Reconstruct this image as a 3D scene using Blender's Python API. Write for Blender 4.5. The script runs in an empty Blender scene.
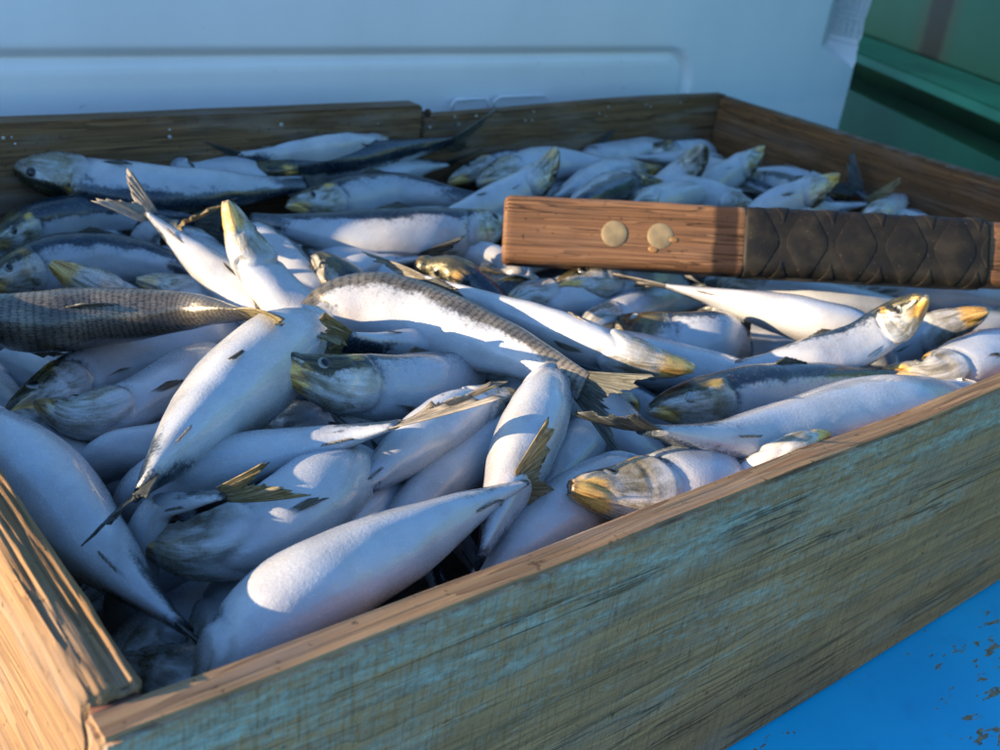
import bpy, math, random
import numpy as np
from mathutils import Vector, Matrix
random.seed(7); rng = np.random.default_rng(11)
scene = bpy.context.scene
COL = scene.collection
R_ = math.radians

# ------------------------------------------------------------------ camera
# crate frame: X along the front board, Y away from the camera along the side boards, Z up
VU, VV, CC = np.array((1864, 43.)), np.array((-497, -281.)), np.array((500, 375.))
_a, _b = VU - CC, VV - CC
FPX = math.sqrt(-(_a @ _b))
_u = np.array([*_a, FPX]); _u /= np.linalg.norm(_u)
_v = np.array([*_b, FPX]); _v /= np.linalg.norm(_v)
RW = np.stack([_u, _v, np.cross(_u, _v)])
H = 0.163                       # rim height of the crate
LX, LY = 0.88, 0.554            # crate outer size
BT = 0.015                      # board thickness
FY0, FY1 = -0.007, 0.005        # outer and inner face of the front board
ZD = 0.012                      # deck level
_d = RW @ np.array([90 - 500, 728 - 375, FPX])
CAM = np.array([0, 0, H]) - _d * (-0.2 / _d[2])
def ray(px, py):
    return RW @ np.array([px - 500., py - 375., FPX])
def at_z(px, py, z):
    d = ray(px, py); return CAM + d * ((z - CAM[2]) / d[2])
def at_y(px, py, y):
    d = ray(px, py); return CAM + d * ((y - CAM[1]) / d[1])
def to_px(P):
    q = (np.asarray(P) - CAM) @ RW
    return np.stack([500 + FPX * q[..., 0] / q[..., 2], 375 + FPX * q[..., 1] / q[..., 2]], -1)

cam_d = bpy.data.cameras.new('camera'); cam = bpy.data.objects.new('camera', cam_d); COL.objects.link(cam)
m = Matrix(((RW[0, 0], -RW[0, 1], -RW[0, 2], CAM[0]), (RW[1, 0], -RW[1, 1], -RW[1, 2], CAM[1]),
            (RW[2, 0], -RW[2, 1], -RW[2, 2], CAM[2]), (0, 0, 0, 1)))
cam.matrix_world = m
cam_d.sensor_width = 36; cam_d.lens = FPX / 1000 * 36
cam_d.clip_start = 0.01; cam_d.clip_end = 5000
cam_d.dof.use_dof = True; cam_d.dof.focus_distance = 0.42; cam_d.dof.aperture_fstop = 17
scene.camera = cam

# ------------------------------------------------------------------ sky and sun
SUN_EL, SUN_AL = R_(10.5), R_(20.0)        # low sun, from the left and a little behind the crate
SUN = Vector((-math.cos(SUN_EL) * math.cos(SUN_AL), math.cos(SUN_EL) * math.sin(SUN_AL), math.sin(SUN_EL)))
w = bpy.data.worlds.new('World'); scene.world = w; w.use_nodes = True
nt = w.node_tree; bg = nt.nodes['Background']
sky = nt.nodes.new('ShaderNodeTexSky'); sky.sky_type = 'NISHITA'; sky.sun_disc = False
sky.sun_elevation = SUN_EL; sky.sun_rotation = math.atan2(SUN.x, SUN.y)
sky.air_density = 1.0; sky.dust_density = 0.2; sky.ozone_density = 4.0
nt.links.new(sky.outputs[0], bg.inputs[0]); bg.inputs[1].default_value = 0.14
sl = bpy.data.lights.new('sun', 'SUN'); sl.energy = 3.7; sl.angle = R_(0.5); sl.color = (1.0, 0.75, 0.46)
so = bpy.data.objects.new('sun', sl); COL.objects.link(so)
so.rotation_euler = (-SUN).to_track_quat('-Z', 'Y').to_euler(); so.location = SUN * 4
scene.view_settings.view_transform = 'Standard'; scene.view_settings.look = 'None'
scene.view_settings.gamma = 1; scene.view_settings.exposure = 1.8
scene.render.engine = 'CYCLES'

# ------------------------------------------------------------------ helpers
def hsh(ix, iy, iz, seed):
    h = (ix * 374761393 + iy * 668265263 + iz * 2147483647 + seed * 1274126177) & 0xFFFFFFFF
    h = ((h ^ (h >> 13)) * 1274126177) & 0xFFFFFFFF
    h = h ^ (h >> 16)
    return (h & 0xFFFF) / 65535.0
def vnoise(p, seed=0):
    """value noise, p (...,3) -> 0..1"""
    p = np.asarray(p, float); i = np.floor(p).astype(np.int64); f = p - i; f = f * f * (3 - 2 * f)
    out = 0
    for dx in (0, 1):
        for dy in (0, 1):
            for dz in (0, 1):
                wgt = (f[..., 0] if dx else 1 - f[..., 0]) * (f[..., 1] if dy else 1 - f[..., 1]) * (f[..., 2] if dz else 1 - f[..., 2])
                out = out + wgt * hsh(i[..., 0] + dx, i[..., 1] + dy, i[..., 2] + dz, seed)
    return out
def fbm(p, seed=0, o=4):
    p = np.asarray(p, float); s = 0; a = .5; t = 0
    for k in range(o):
        s = s + a * vnoise(p * 2 ** k, seed + k); t += a; a *= .5
    return s / t
def sstep(a, b, x):
    x = np.clip((x - a) / (b - a), 0, 1); return x * x * (3 - 2 * x)
def gau(x, s):
    return np.exp(-(x / s) ** 2)

def mk_mesh(name, V, F, smooth=True):
    me = bpy.data.meshes.new(name)
    V = np.ascontiguousarray(V, dtype=np.float32)
    n4 = len(F); me.vertices.add(len(V)); me.vertices.foreach_set('co', V.ravel())
    ln = np.array([len(f) for f in F], np.int32); st = np.concatenate([[0], np.cumsum(ln)[:-1]]).astype(np.int32)
    flat = np.fromiter((i for f in F for i in f), np.int32, int(ln.sum()))
    me.loops.add(len(flat)); me.loops.foreach_set('vertex_index', flat)
    me.polygons.add(n4); me.polygons.foreach_set('loop_start', st)
    try: me.polygons.foreach_set('loop_total', ln)
    except Exception: pass
    me.update(calc_edges=True)
    if smooth: me.polygons.foreach_set('use_smooth', np.ones(n4, bool))
    me.validate()
    return me
def add_uv(me, uv):
    lay = me.uv_layers.new(name='UVMap'); li = np.empty(len(me.loops), np.int32); me.loops.foreach_get('vertex_index', li)
    lay.data.foreach_set('uv', np.ascontiguousarray(uv[li], np.float32).ravel())
def add_col(me, name, c):
    a = me.attributes.new(name, 'FLOAT_COLOR', 'POINT'); a.data.foreach_set('color', np.ascontiguousarray(c, np.float32).ravel())
def obj(name, me, mat, parent=None, loc=None):
    o = bpy.data.objects.new(name, me); COL.objects.link(o)
    if mat is not None and me is not None and len(me.materials) == 0: me.materials.append(mat)
    if parent is not None: o.parent = parent
    if loc is not None: o.location = loc
    return o
def empty(name, loc):
    o = bpy.data.objects.new(name, None); COL.objects.link(o); o.location = loc; o.empty_display_size = .02
    return o
def tag(o, label, cat, group=None):
    o['label'] = label; o['category'] = cat
    if group: o['group'] = group
    return o
def struct(o):
    o['kind'] = 'structure'; return o

# ------------------------------------------------------------------ node helper
class NT:
    def __init__(s, name):
        s.m = bpy.data.materials.new(name); s.m.use_nodes = True; s.t = s.m.node_tree
        s.b = s.t.nodes['Principled BSDF']; s.out = s.t.nodes['Material Output']
    def n(s, typ, **kw):
        nd = s.t.nodes.new('ShaderNode' + typ)
        for k, v in kw.items(): setattr(nd, k, v)
        return nd
    def l(s, a, b): s.t.links.new(a, b)
    def set(s, **kw):
        for k, v in kw.items(): s.b.inputs[k.replace('_', ' ')].default_value = v
    def coord(s, out='Object'): return s.n('TexCoord').outputs[out]
    def map(s, vec, scale=(1, 1, 1), loc=(0, 0, 0), rot=(0, 0, 0)):
        nd = s.n('Mapping'); s.l(vec, nd.inputs[0]); nd.inputs['Scale'].default_value = scale
        nd.inputs['Location'].default_value = loc; nd.inputs['Rotation'].default_value = rot; return nd.outputs[0]
    def noise(s, vec, scale=5, detail=4, rough=.55, dist=0.):
        nd = s.n('TexNoise'); s.l(vec, nd.inputs['Vector']); nd.inputs['Scale'].default_value = scale
        nd.inputs['Detail'].default_value = detail; nd.inputs['Roughness'].default_value = rough
        nd.inputs['Distortion'].default_value = dist; return nd.outputs[0]
    def voro(s, vec, scale, feat='F1'):
        nd = s.n('TexVoronoi', feature=feat); s.l(vec, nd.inputs['Vector']); nd.inputs['Scale'].default_value = scale; return nd
    def ramp(s, fac, stops):
        nd = s.n('ValToRGB'); s.l(fac, nd.inputs[0]); r = nd.color_ramp
        while len(r.elements) < len(stops): r.elements.new(.5)
        for e, (p, c) in zip(r.elements, stops):
            e.position = p; e.color = (*c, 1) if len(c) == 3 else c
        return nd.outputs[0]
    def rampf(s, fac, a, b, va=0., vb=1.):
        nd = s.n('MapRange', interpolation_type='SMOOTHSTEP'); s.l(fac, nd.inputs[0])
        for i, v in enumerate((a, b, va, vb)): nd.inputs[i + 1].default_value = v
        return nd.outputs[0]
    def mix(s, fac, a, b, mode='MIX'):
        nd = s.n('Mix', data_type='RGBA', blend_type=mode)
        for sock, val in ((nd.inputs[0], fac), (nd.inputs[6], a), (nd.inputs[7], b)):
            if hasattr(val, 'links'): s.l(val, sock)
            else: sock.default_value = val if not isinstance(val, tuple) else ((*val, 1) if len(val) == 3 else val)
        return nd.outputs[2]
    def math(s, op, a, b=0.):
        nd = s.n('Math', operation=op)
        for sock, val in ((nd.inputs[0], a), (nd.inputs[1], b)):
            if hasattr(val, 'links'): s.l(val, sock)
            else: sock.default_value = val
        return nd.outputs[0]
    def bump(s, h, strength=.3, dist=.001, prev=None):
        nd = s.n('Bump'); s.l(h, nd.inputs['Height']); nd.inputs['Strength'].default_value = strength
        nd.inputs['Distance'].default_value = dist
        if prev is not None: s.l(prev, nd.inputs['Normal'])
        return nd.outputs[0]
    def finish(s, col=None, rough=None, normal=None):
        for v, k in ((col, 'Base Color'), (rough, 'Roughness'), (normal, 'Normal')):
            if v is None: continue
            if hasattr(v, 'links'): s.l(v, s.b.inputs[k])
            else: s.b.inputs[k].default_value = (*v, 1) if isinstance(v, tuple) else v
        return s.m
# ------------------------------------------------------------------ materials
def wood_mat(name, axis, light, mid, dark, paint=None, gscale=1.0, rough=.75, saw=True, bstr=.5, paint_bias=0., grey=.25, hatch=0.):
    """weathered wood with grain along `axis` (0=X,1=Y); optional worn paint"""
    N = NT(name); c = N.coord()
    def st(a, b): v = [b, b, b]; v[axis] = a; return tuple(v)
    warp = N.noise(N.map(c, st(3, 9)), 1, 2)
    wv = N.n('VectorMath', operation='ADD'); N.l(c, wv.inputs[0])
    wsc = N.n('VectorMath', operation='SCALE'); N.l(N.n('TexNoise').outputs[1], wsc.inputs[0]); wsc.inputs['Scale'].default_value = 0.0
    ring = N.noise(N.map(c, st(2.2 * gscale, 60 * gscale)), 1, 3, .6, .6)
    rings = N.math('FRACT', N.math('ADD', N.math('MULTIPLY', ring, 9.0), N.math('MULTIPLY', warp, 2.0)))
    fine = N.noise(N.map(c, st(34 if hatch else 9, 420)), 1, 5, .7, .2)
    big = N.noise(N.map(c, st(5, 14)), 1, 4, .6, .5)
    col = N.ramp(N.math('ADD', N.math('MULTIPLY', rings, .32), N.math('MULTIPLY', fine, .72)), [(.2, dark), (.5, mid), (.85, light)])
    col = N.mix(N.rampf(big, .4, .7, 0, .42), col, dark)
    col = N.mix(N.rampf(N.noise(N.map(c, st(14, 70), (3, 1, 2)), 1, 4), .45, .7, 0, grey), col, (.30, .29, .27))
    ck = N.math('ABSOLUTE', N.math('SUBTRACT', N.noise(N.map(c, st(3, 75), (5, 9, 4)), 1, 3, .6, .35), .5))
    crack = N.math('MULTIPLY', N.rampf(ck, .002, .014, 1, 0), N.rampf(N.noise(N.map(c, st(9, 30), (2, 7, 4)), 1, 2), .5, .6))
    specks = N.rampf(N.noise(c, 260, 3, .6), .62, .72, 0, .65)
    col = N.mix(specks, col, tuple(x * .35 for x in dark))
    hgt = N.math('ADD', N.math('MULTIPLY', fine, .8), N.math('MULTIPLY', rings, .35))
    sawn = N.noise(N.map(c, tuple(x for x in ((380, 380, 24) if True else ()))), 1, 3, .6, .3)
    if saw: hgt = N.math('ADD', hgt, N.math('MULTIPLY', sawn, .7))
    if hatch:      # saw marks across the grain and a gritty weathered surface
        hz = N.noise(N.map(c, (620, 620, 38), rot=(0, .22, 0)), 1, 4, .7, .3); gr = N.noise(c, 900, 3, .7)
        col = N.mix(N.rampf(hz, .46, .66, 0, hatch), col, tuple(x * .6 for x in dark))
        col = N.mix(N.rampf(gr, .52, .7, 0, hatch * .8), col, light)
        hgt = N.math('ADD', hgt, N.math('ADD', N.math('MULTIPLY', hz, .8), N.math('MULTIPLY', gr, .5)))
    if paint:
        zz = N.n('SeparateXYZ'); N.l(c, zz.inputs[0])
        pm = N.noise(N.map(c, st(5, 34), (7, 3, 1)), 1, 7, .72, .9)
        pf = N.noise(N.map(c, st(160, 420), (1, 5, 2)), 1, 4, .7)
        ps = N.noise(N.map(c, (700, 700, 70), rot=(0, .35, 0)), 1, 4, .65)
        k = N.math('ADD', N.math('ADD', N.math('MULTIPLY', pm, 1.0), N.math('MULTIPLY', pf, .35)), N.math('MULTIPLY', ps, .42))
        k = N.math('ADD', k, N.math('MULTIPLY', zz.outputs[2], 2.0))
        mask = N.rampf(k, .90 - paint_bias, 1.22 - paint_bias, 0, .85)
        pcol = N.mix(N.rampf(pf, .3, .7), paint, tuple(min(1, x * 1.35 + .03) for x in paint))
        pcol = N.mix(N.rampf(ps, .5, .72, 0, .6), pcol, tuple(x * .3 for x in paint))
        col = N.mix(mask, col, pcol)
        hgt = N.math('ADD', hgt, N.math('MULTIPLY', mask, .25))
    col = N.mix(N.math('MULTIPLY', crack, .35), col, tuple(x * .25 for x in dark))
    hgt = N.math('SUBTRACT', hgt, N.math('MULTIPLY', crack, 1.2))
    nrm = N.bump(hgt, bstr, .0012)
    N.set(Specular_IOR_Level=.25)
    return N.finish(col, rough, nrm)

M = {}
M['front'] = wood_mat('front_board_wood', 0, (.64, .31, .125), (.44, .205, .085), (.18, .088, .04), paint=(.37, .37, .30), bstr=1.0, paint_bias=-.19, hatch=.36)
M['rimwood'] = wood_mat('rim_wood', 0, (.52, .33, .17), (.34, .195, .095), (.12, .065, .035), bstr=1.0, grey=.25, saw=False)
M['left'] = wood_mat('left_board_wood', 1, (.36, .21, .095), (.25, .14, .06), (.09, .05, .025), bstr=1.0, saw=False, grey=.2)
M['right'] = wood_mat('right_board_wood', 1, (.32, .14, .05), (.18, .076, .028), (.05, .022, .010), bstr=.5, saw=False, gscale=1.3, grey=.12)
M['back'] = wood_mat('back_board_wood', 0, (.30, .165, .078), (.17, .092, .043), (.055, .031, .017), bstr=.5, grey=.3)
M['floorw'] = wood_mat('crate_floor_wood', 0, (.1, .07, .05), (.06, .04, .03), (.03, .02, .015))
M['handle'] = wood_mat('handle_wood', 0, (.30, .16, .078), (.18, .088, .042), (.045, .023, .013), bstr=.8, rough=.55, saw=False, grey=.05)

def deck_mat():
    N = NT('blue_deck_paint'); c = N.coord()
    n1 = N.noise(c, 6, 5); n2 = N.noise(c, 60, 4)
    col = N.mix(N.rampf(n1, .3, .7), (.006, .42, .80), (.010, .50, .88))
    col = N.mix(N.rampf(n2, .55, .75, 0, .25), col, (.02, .24, .55))
    chipn = N.noise(N.map(c, (70, 190, 40), rot=(0, 0, .5)), 1, 4, .65, .4); reg = N.noise(c, 6.5, 3)
    chip = N.rampf(N.math('ADD', chipn, N.math('MULTIPLY', reg, .62)), .955, .975)
    under = N.ramp(N.noise(c, 240, 4), [(.3, (.10, .09, .07)), (.6, (.30, .25, .17)), (.8, (.45, .38, .25))])
    col = N.mix(chip, col, under)
    nrm = N.bump(N.math('SUBTRACT', N.math('MULTIPLY', n2, .4), chip), .5, .001)
    N.set(Specular_IOR_Level=.4)
    return N.finish(col, N.rampf(n2, .3, .7, .32, .5), nrm)
M['deck'] = deck_mat()
def plastic_mat():
    N = NT('white_moulded_plastic'); c = N.coord()
    n = N.noise(N.map(c, (6, 6, 3)), 1, 5); f = N.noise(c, 120, 4)
    col = N.mix(N.rampf(n, .35, .75), (.84, .82, .85), (.75, .74, .77))
    col = N.mix(N.rampf(f, .68, .76, 0, .35), col, (.3, .28, .25))
    N.set(Specular_IOR_Level=.45)
    return N.finish(col, .38, N.bump(N.noise(c, 400, 2), .08, .001))
M['plastic'] = plastic_mat()
def green_mat(name, base):
    N = NT(name); c = N.coord()
    n = N.noise(N.map(c, (5, 5, 2)), 1, 5); drip = N.noise(N.map(c, (16, 16, 1.1), (0.3, 2, 0)), 1, 4, .6)
    col = N.mix(N.rampf(n, .3, .75), base, tuple(x * 1.7 for x in base))
    col = N.mix(N.rampf(drip, .62, .72, 0, .5), col, (.06, .035, .015))
    return N.finish(col, .5, N.bump(n, .2, .004))
M['green'] = green_mat('green_hull_paint', (.025, .125, .042))
M['green_ledge'] = green_mat('green_ledge_paint', (.05, .22, .10))
def plain(name, col, rough=.5, metal=0., bump=None):
    N = NT(name); c = N.coord(); n = N.noise(c, 90, 4)
    cc = N.mix(N.rampf(n, .3, .75), col, tuple(x * .6 for x in col))
    N.set(Metallic=metal)
    return N.finish(cc, rough, N.bump(n, bump or .1, .0008))
M['rust'] = plain('rust_streak', (.075, .03, .008), .9)
M['brass'] = plain('tarnished_rivet_brass', (.27, .205, .115), .75, .1, .6)
M['glue'] = plain('amber_resin', (.30, .15, .05), .5)
M['nail'] = plain('rusty_nail', (.09, .04, .02), .8, .4)
M['gap'] = plain('shadowed_red_wood', (.09, .03, .018), .8)  # dark tone stands for the shade in the corner step
M['sea'] = plain('sea_water', (.01, .04, .07), .12)
M['eye'] = plain('eye_silver', (.30, .30, .27), .2, .5)
M['pupil'] = plain('pupil_black', (.008, .01, .014), .08)
M['lens'] = plain('cloudy_lens', (.34, .37, .40), .1)
def rubber_mat():
    N = NT('black_rubber'); c = N.coord(); n = N.noise(c, 60, 4); f = N.noise(c, 500, 3)
    col = N.mix(N.rampf(n, .4, .75), (.008, .007, .006), (.024, .021, .016))
    col = N.mix(N.rampf(f, .66, .74, 0, .35), col, (.16, .14, .11))
    N.set(Specular_IOR_Level=.25)
    return N.finish(col, N.rampf(n, .3, .7, .52, .75), N.bump(f, .15, .0006))
M['rubber'] = rubber_mat()

def fish_mat(name, scaled=False):
    N = NT(name); c = N.coord(); uv = N.coord('UV')
    at = N.n('Attribute', attribute_name='pig'); sp = N.n('SeparateColor'); N.l(at.outputs['Color'], sp.inputs[0])
    dk, gd, sv = sp.outputs[0], sp.outputs[1], sp.outputs[2]; mouth = at.outputs['Alpha']
    rnd = N.n('ObjectInfo').outputs['Random']
    off = N.n('CombineXYZ'); N.l(N.math('MULTIPLY', rnd, 37.), off.inputs[0]); N.l(N.math('MULTIPLY', rnd, 91.), off.inputs[1])
    ca = N.n('VectorMath', operation='ADD'); N.l(c, ca.inputs[0]); N.l(off.outputs[0], ca.inputs[1]); c = ca.outputs[0]
    ub = N.n('VectorMath', operation='ADD'); N.l(uv, ub.inputs[0]); N.l(off.outputs[0], ub.inputs[1]); uo = ub.outputs[0]
    grain = N.noise(c, 850, 3, .75); cloud = N.noise(c, 45, 4, .6); strk = N.noise(N.map(uo, (13, 9, 1)), 1, 3, .5, .9); fstrk = N.noise(N.map(uo, (14, 40, 1)), 1, 4, .6, .5)
    spk = N.noise(c, 520, 3, .65)
    belly = N.mix(N.rampf(cloud, .3, .75), (.50, .505, .52), (.34, .355, .385))
    iri = N.noise(N.map(uo, (5, 3.5, 1)), 1, 3, .5, .8)
    belly = N.mix(N.rampf(iri, .42, .62, 0, .5), belly, (.40, .46, .55))
    pink = N.rampf(N.noise(c, 28, 3), .52, .72, 0, .35)
    belly = N.mix(pink, belly, (.44, .37, .37))
    belly = N.mix(N.rampf(grain, .55, .70, 0, .32), belly, (.82, .82, .81))
    # back: navy, breaking up into speckle at its edge
    dk2 = N.rampf(N.math('ADD', dk, N.math('MULTIPLY', N.math('SUBTRACT', spk, .5), 1.1)), .22, .80)
    back = N.mix(N.rampf(cloud, .3, .7), (.008, .018, .034), (.024, .042, .060))
    back = N.mix(N.rampf(spk, .5, .72, 0, .55), back, (.15, .16, .17))
    if scaled:
        back = N.mix(N.rampf(cloud, .35, .7), (.10, .092, .08), (.25, .22, .17))
    belly = N.mix(N.math('MULTIPLY', dk, 1.1), belly, (.27, .30, .35))
    col = N.mix(dk2, belly, back)
    # head: silver, olive and brown streaks
    head = N.ramp(strk, [(.30, (.10, .09, .06)), (.42, (.28, .26, .21)), (.54, (.46, .46, .45)), (.70, (.60, .60, .60))])
    head = N.mix(N.rampf(cloud, .48, .66, 0, .6), head, (.20, .155, .06))
    head = N.mix(N.rampf(fstrk, .45, .65, 0, .35), head, (.17, .155, .12))
    hd = N.mix(dk2, head, N.mix(N.rampf(strk, .35, .65), (.018, .022, .018), (.12, .10, .045)))
    col = N.mix(sv, col, hd)
    gold = N.mix(N.rampf(strk, .35, .6), (.34, .15, .02), (.72, .44, .09))
    gk = N.rampf(N.math('ADD', gd, N.math('MULTIPLY', N.math('SUBTRACT', strk, .5), 1.5)), .2, .85, 0, .9)
    col = N.mix(gk, col, gold)
    col = N.mix(mouth, col, (.10, .045, .022))
    hgt = N.math('ADD', N.math('MULTIPLY', grain, .42), N.math('MULTIPLY', N.noise(c, 320, 4, .6), .22))
    hgt = N.math('ADD', hgt, N.math('MULTIPLY', N.math('MULTIPLY', fstrk, sv), .7))
    nrm = N.bump(hgt, .55, .0009)
    if scaled:
        mp = N.map(uv, (58, 64, 1)); vo = N.voro(mp, 1.0); vo.inputs['Randomness'].default_value = .35
        sc = vo.outputs['Distance']
        edge = N.rampf(sc, .35, .6)
        col = N.mix(N.math('MULTIPLY', edge, N.math('MULTIPLY', dk2, .8)), col, (.025, .022, .018))
        nrm = N.bump(N.math('MULTIPLY', sc, dk2), -.7, .0012, nrm)
    rgh = N.math('ADD', N.rampf(grain, .35, .65, .40, .16), N.math('MULTIPLY', dk2, -.08))
    N.set(Specular_IOR_Level=.5, Coat_Weight=.45, Coat_Roughness=.10)
    N.l(N.math('MULTIPLY', N.math('ADD', sv, dk2), .22), N.b.inputs['Metallic'])
    return N.finish(col, rgh, nrm)
M['skin'] = fish_mat('sardine_skin'); M['skin_scaled'] = fish_mat('sardine_skin_scaled', True)
def fin_mat(name, c1, c2, c3):
    N = NT(name); uv = N.coord('UV')
    rays = N.noise(N.map(uv, (1.4, 46, 1)), 1, 4, .7, .15); cl = N.noise(N.map(uv, (4, 5, 1)), 1, 3)
    su = N.n('SeparateXYZ'); N.l(uv, su.inputs[0])
    col = N.ramp(rays, [(.3, c1), (.5, c2), (.66, c3)])
    col = N.mix(N.rampf(cl, .5, .7, 0, .6), col, c1)
    nrm = N.bump(rays, .9, .0012)
    N.set(Specular_IOR_Level=.45); m = N.finish(col, .38, nrm)
    tr = N.n('BsdfTranslucent'); N.l(col, tr.inputs[0]); mx = N.n('MixShader'); mx.inputs[0].default_value = .45
    N.l(N.b.outputs[0], mx.inputs[1]); N.l(tr.outputs[0], mx.inputs[2]); N.l(mx.outputs[0], N.out.inputs[0])
    return m
M['fin_gold'] = fin_mat('fin_golden', (.12, .10, .05), (.42, .33, .16), (.70, .63, .48))
M['fin_grey'] = fin_mat('fin_grey', (.06, .065, .06), (.19, .19, .16), (.44, .44, .40))
M['fin_dark'] = fin_mat('fin_dark', (.03, .036, .04), (.10, .11, .105), (.28, .29, .28))
M['fin_pale'] = fin_mat('fin_pale', (.22, .2, .16), (.48, .43, .36), (.68, .64, .6))
# ------------------------------------------------------------------ gridded, worn boxes
def gridbox(xs, ys, zs, disp=None, wear=.0012, seed=0):
    """closed box on a lattice; every face is gridded, edges are worn, disp(P,N) moves points along N"""
    n = (len(xs), len(ys), len(zs)); idx = {}; V = []; NN = []; F = []; FN = []
    ax = (xs, ys, zs)
    def vid(k):
        if k not in idx:
            idx[k] = len(V); V.append([ax[i][k[i]] for i in range(3)])
            NN.append([-1. if k[i] == 0 else (1. if k[i] == n[i] - 1 else 0.) for i in range(3)])
        return idx[k]
    for a in range(3):
        b, c = (a + 1) % 3, (a + 2) % 3
        for side in (0, n[a] - 1):
            for i in range(n[b] - 1):
                for j in range(n[c] - 1):
                    q = []
                    for (di, dj) in ((0, 0), (1, 0), (1, 1), (0, 1)):
                        k = [0, 0, 0]; k[a] = side; k[b] = i + di; k[c] = j + dj; q.append(vid(tuple(k)))
                    F.append(q if side else q[::-1]); FN.append((a, 1 if side else -1))
    V = np.array(V); NN = np.array(NN)
    ne = np.abs(NN).sum(1)
    edge = ne > 1.5
    amt = wear * (.35 + 1.3 * fbm(V * 90, seed + 50, 3) ** 1.5)
    off = np.zeros_like(V)
    off[edge] -= NN[edge] * amt[edge, None]
    if disp is not None: off += NN / np.maximum(ne, 1)[:, None] * disp(V, NN)[:, None]
    return V + off, F, FN
def lat(a, b, step, ends=.0015):
    k = max(2, int(round((b - a) / step)) + 1)
    m = np.linspace(a + ends, b - ends, k)
    return np.concatenate([[a], m, [b]])
def board(name, x, y, z, step, mat, parent, disp=None, wear=.0012, seed=0, mat_top=None, post=None):
    V, F, FN = gridbox(lat(*x, step[0]), lat(*y, step[1]), lat(*z, step[2]), disp, wear, seed)
    if post is not None: V = post(V)
    me = mk_mesh(name, V, F, True); me.materials.append(mat)
    if mat_top is not None:
        me.materials.append(mat_top)
        me.polygons.foreach_set('material_index', np.array([1 if ((a == 2 and s > 0) or (a == 0 and name == 'front_board')) else 0 for a, s in FN], np.int32))
    me.set_sharp_from_angle(angle=R_(50))
    return obj(name, me, None, parent)

def grain_disp(axis, amp, seed, fine=220., along=7., ridge=True):
    def f(P, N):
        sc = np.full(3, fine); sc[axis] = along
        n = fbm(P * sc, seed, 3)
        if ridge: n = 1 - np.abs(n * 2 - 1) * 1.6
        big = fbm(P * np.where(np.arange(3) == axis, 6., 40.), seed + 9, 3)
        return amp * (n - .6) + amp * 1.2 * (big - .5)
    return f

crate = empty('fish_crate', (0, 0, 0))
tag(crate, 'open wooden crate with worn teal front board, heaped full of sardines', 'crate')
crate_part = dict(parent=crate)
board('front_board', (0.0, LX), (FY0, FY1), (ZD + .001, H), (.005, .0028, .004), M['front'], crate, grain_disp(0, .0007, 3), .0018, 1, M['rimwood'],
      post=lambda V: np.stack([V[:, 0], V[:, 1] - .002 * np.sin(np.clip(V[:, 0] / LX, 0, 1) * math.pi), V[:, 2] + np.where(V[:, 2] > .1, .0022 * (fbm(V * np.array((14, 1, 1)), 77, 3) - .5), 0)], 1))
lb = board('left_board', (0.0006, BT + .0006), (FY1 + .0004, LY - BT - .0065), (ZD + .001, H + .0035), (.0006, .0035, .004), M['left'], crate,
      grain_disp(1, .0016, 5, 420., 16.), .0012, 2)
board('right_board', (LX - BT, LX), (FY1 + .0004, LY - BT - .0004), (ZD + .001, H), (.004, .004, .004), M['right'], crate, grain_disp(1, .0006, 8, 260., 5.), .0025, 3, M['back'],
      post=lambda V: np.stack([V[:, 0], V[:, 1], V[:, 2] + np.where(V[:, 2] > .1, .006 * (fbm(V * np.array((1, 9, 1)), 31, 4) - .5), 0)], 1))
xs_ = float(at_y(424, 100, LY - BT - .006)[0])
board('back_board', (0.0, xs_), (LY - BT - .006, LY - .0004), (ZD + .001, H + .0045), (.006, .004, .005), M['back'], crate, grain_disp(0, .0006, 12), .003, 4)
board('back_board', (xs_ + .006, LX), (LY - BT, LY), (ZD + .001, H), (.006, .004, .005), M['back'], crate, grain_disp(0, .0005, 14), .002, 5,
      post=lambda V: np.stack([V[:, 0], V[:, 1], V[:, 2] - np.where(V[:, 2] > .1, .0065 * (1 - sstep(xs_, LX - .1, V[:, 0])), 0)], 1))
for i in range(4):
    wd = (LY - BT - FY1 - .020) / 4; y0 = FY1 + .003 + i * (wd + .002)
    board('floor_slat', (BT + .002, LX - BT - .002), (y0, y0 + wd - .001), (ZD + .002, ZD + .012), (.05, .03, .008), M['floorw'], crate)
# dark red strip: shadow of the step between left and front board, coloured in
V, F, _ = gridbox(np.array([.0012, .0150]), np.array([FY1 - .0026, FY1 + .0012]), np.array([H - .012, H + .0016]))
obj('shadow_seam', mk_mesh('shadow_seam', V, F, False), M['gap'], crate)
def lathe_mesh(name, prof, seg=20):
    """prof: (r, z) rows; closed round mesh about Z"""
    V = []; F = []
    for r, z in prof:
        for k in range(seg):
            a = 2 * math.pi * k / seg; V.append((r * math.cos(a), r * math.sin(a), z))
    for i in range(len(prof) - 1):
        for k in range(seg):
            a, b = i * seg + k, i * seg + (k + 1) % seg
            F.append((a, b, b + seg, a + seg))
    F.append(tuple(range(seg))[::-1]); F.append(tuple((len(prof) - 1) * seg + k for k in range(seg)))
    return mk_mesh(name, np.array(V), F)
nail_me = lathe_mesh('nail', [(.0012, -.02), (.0012, 0), (.0036, .0004), (.0036, .0016), (.002, .0024)], 12)
nl = obj('nail', nail_me, M['nail'], crate, (xs_ + .008, LY - BT - .001, H - .003)); nl.rotation_euler = (R_(78), R_(25), 0)
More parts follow.
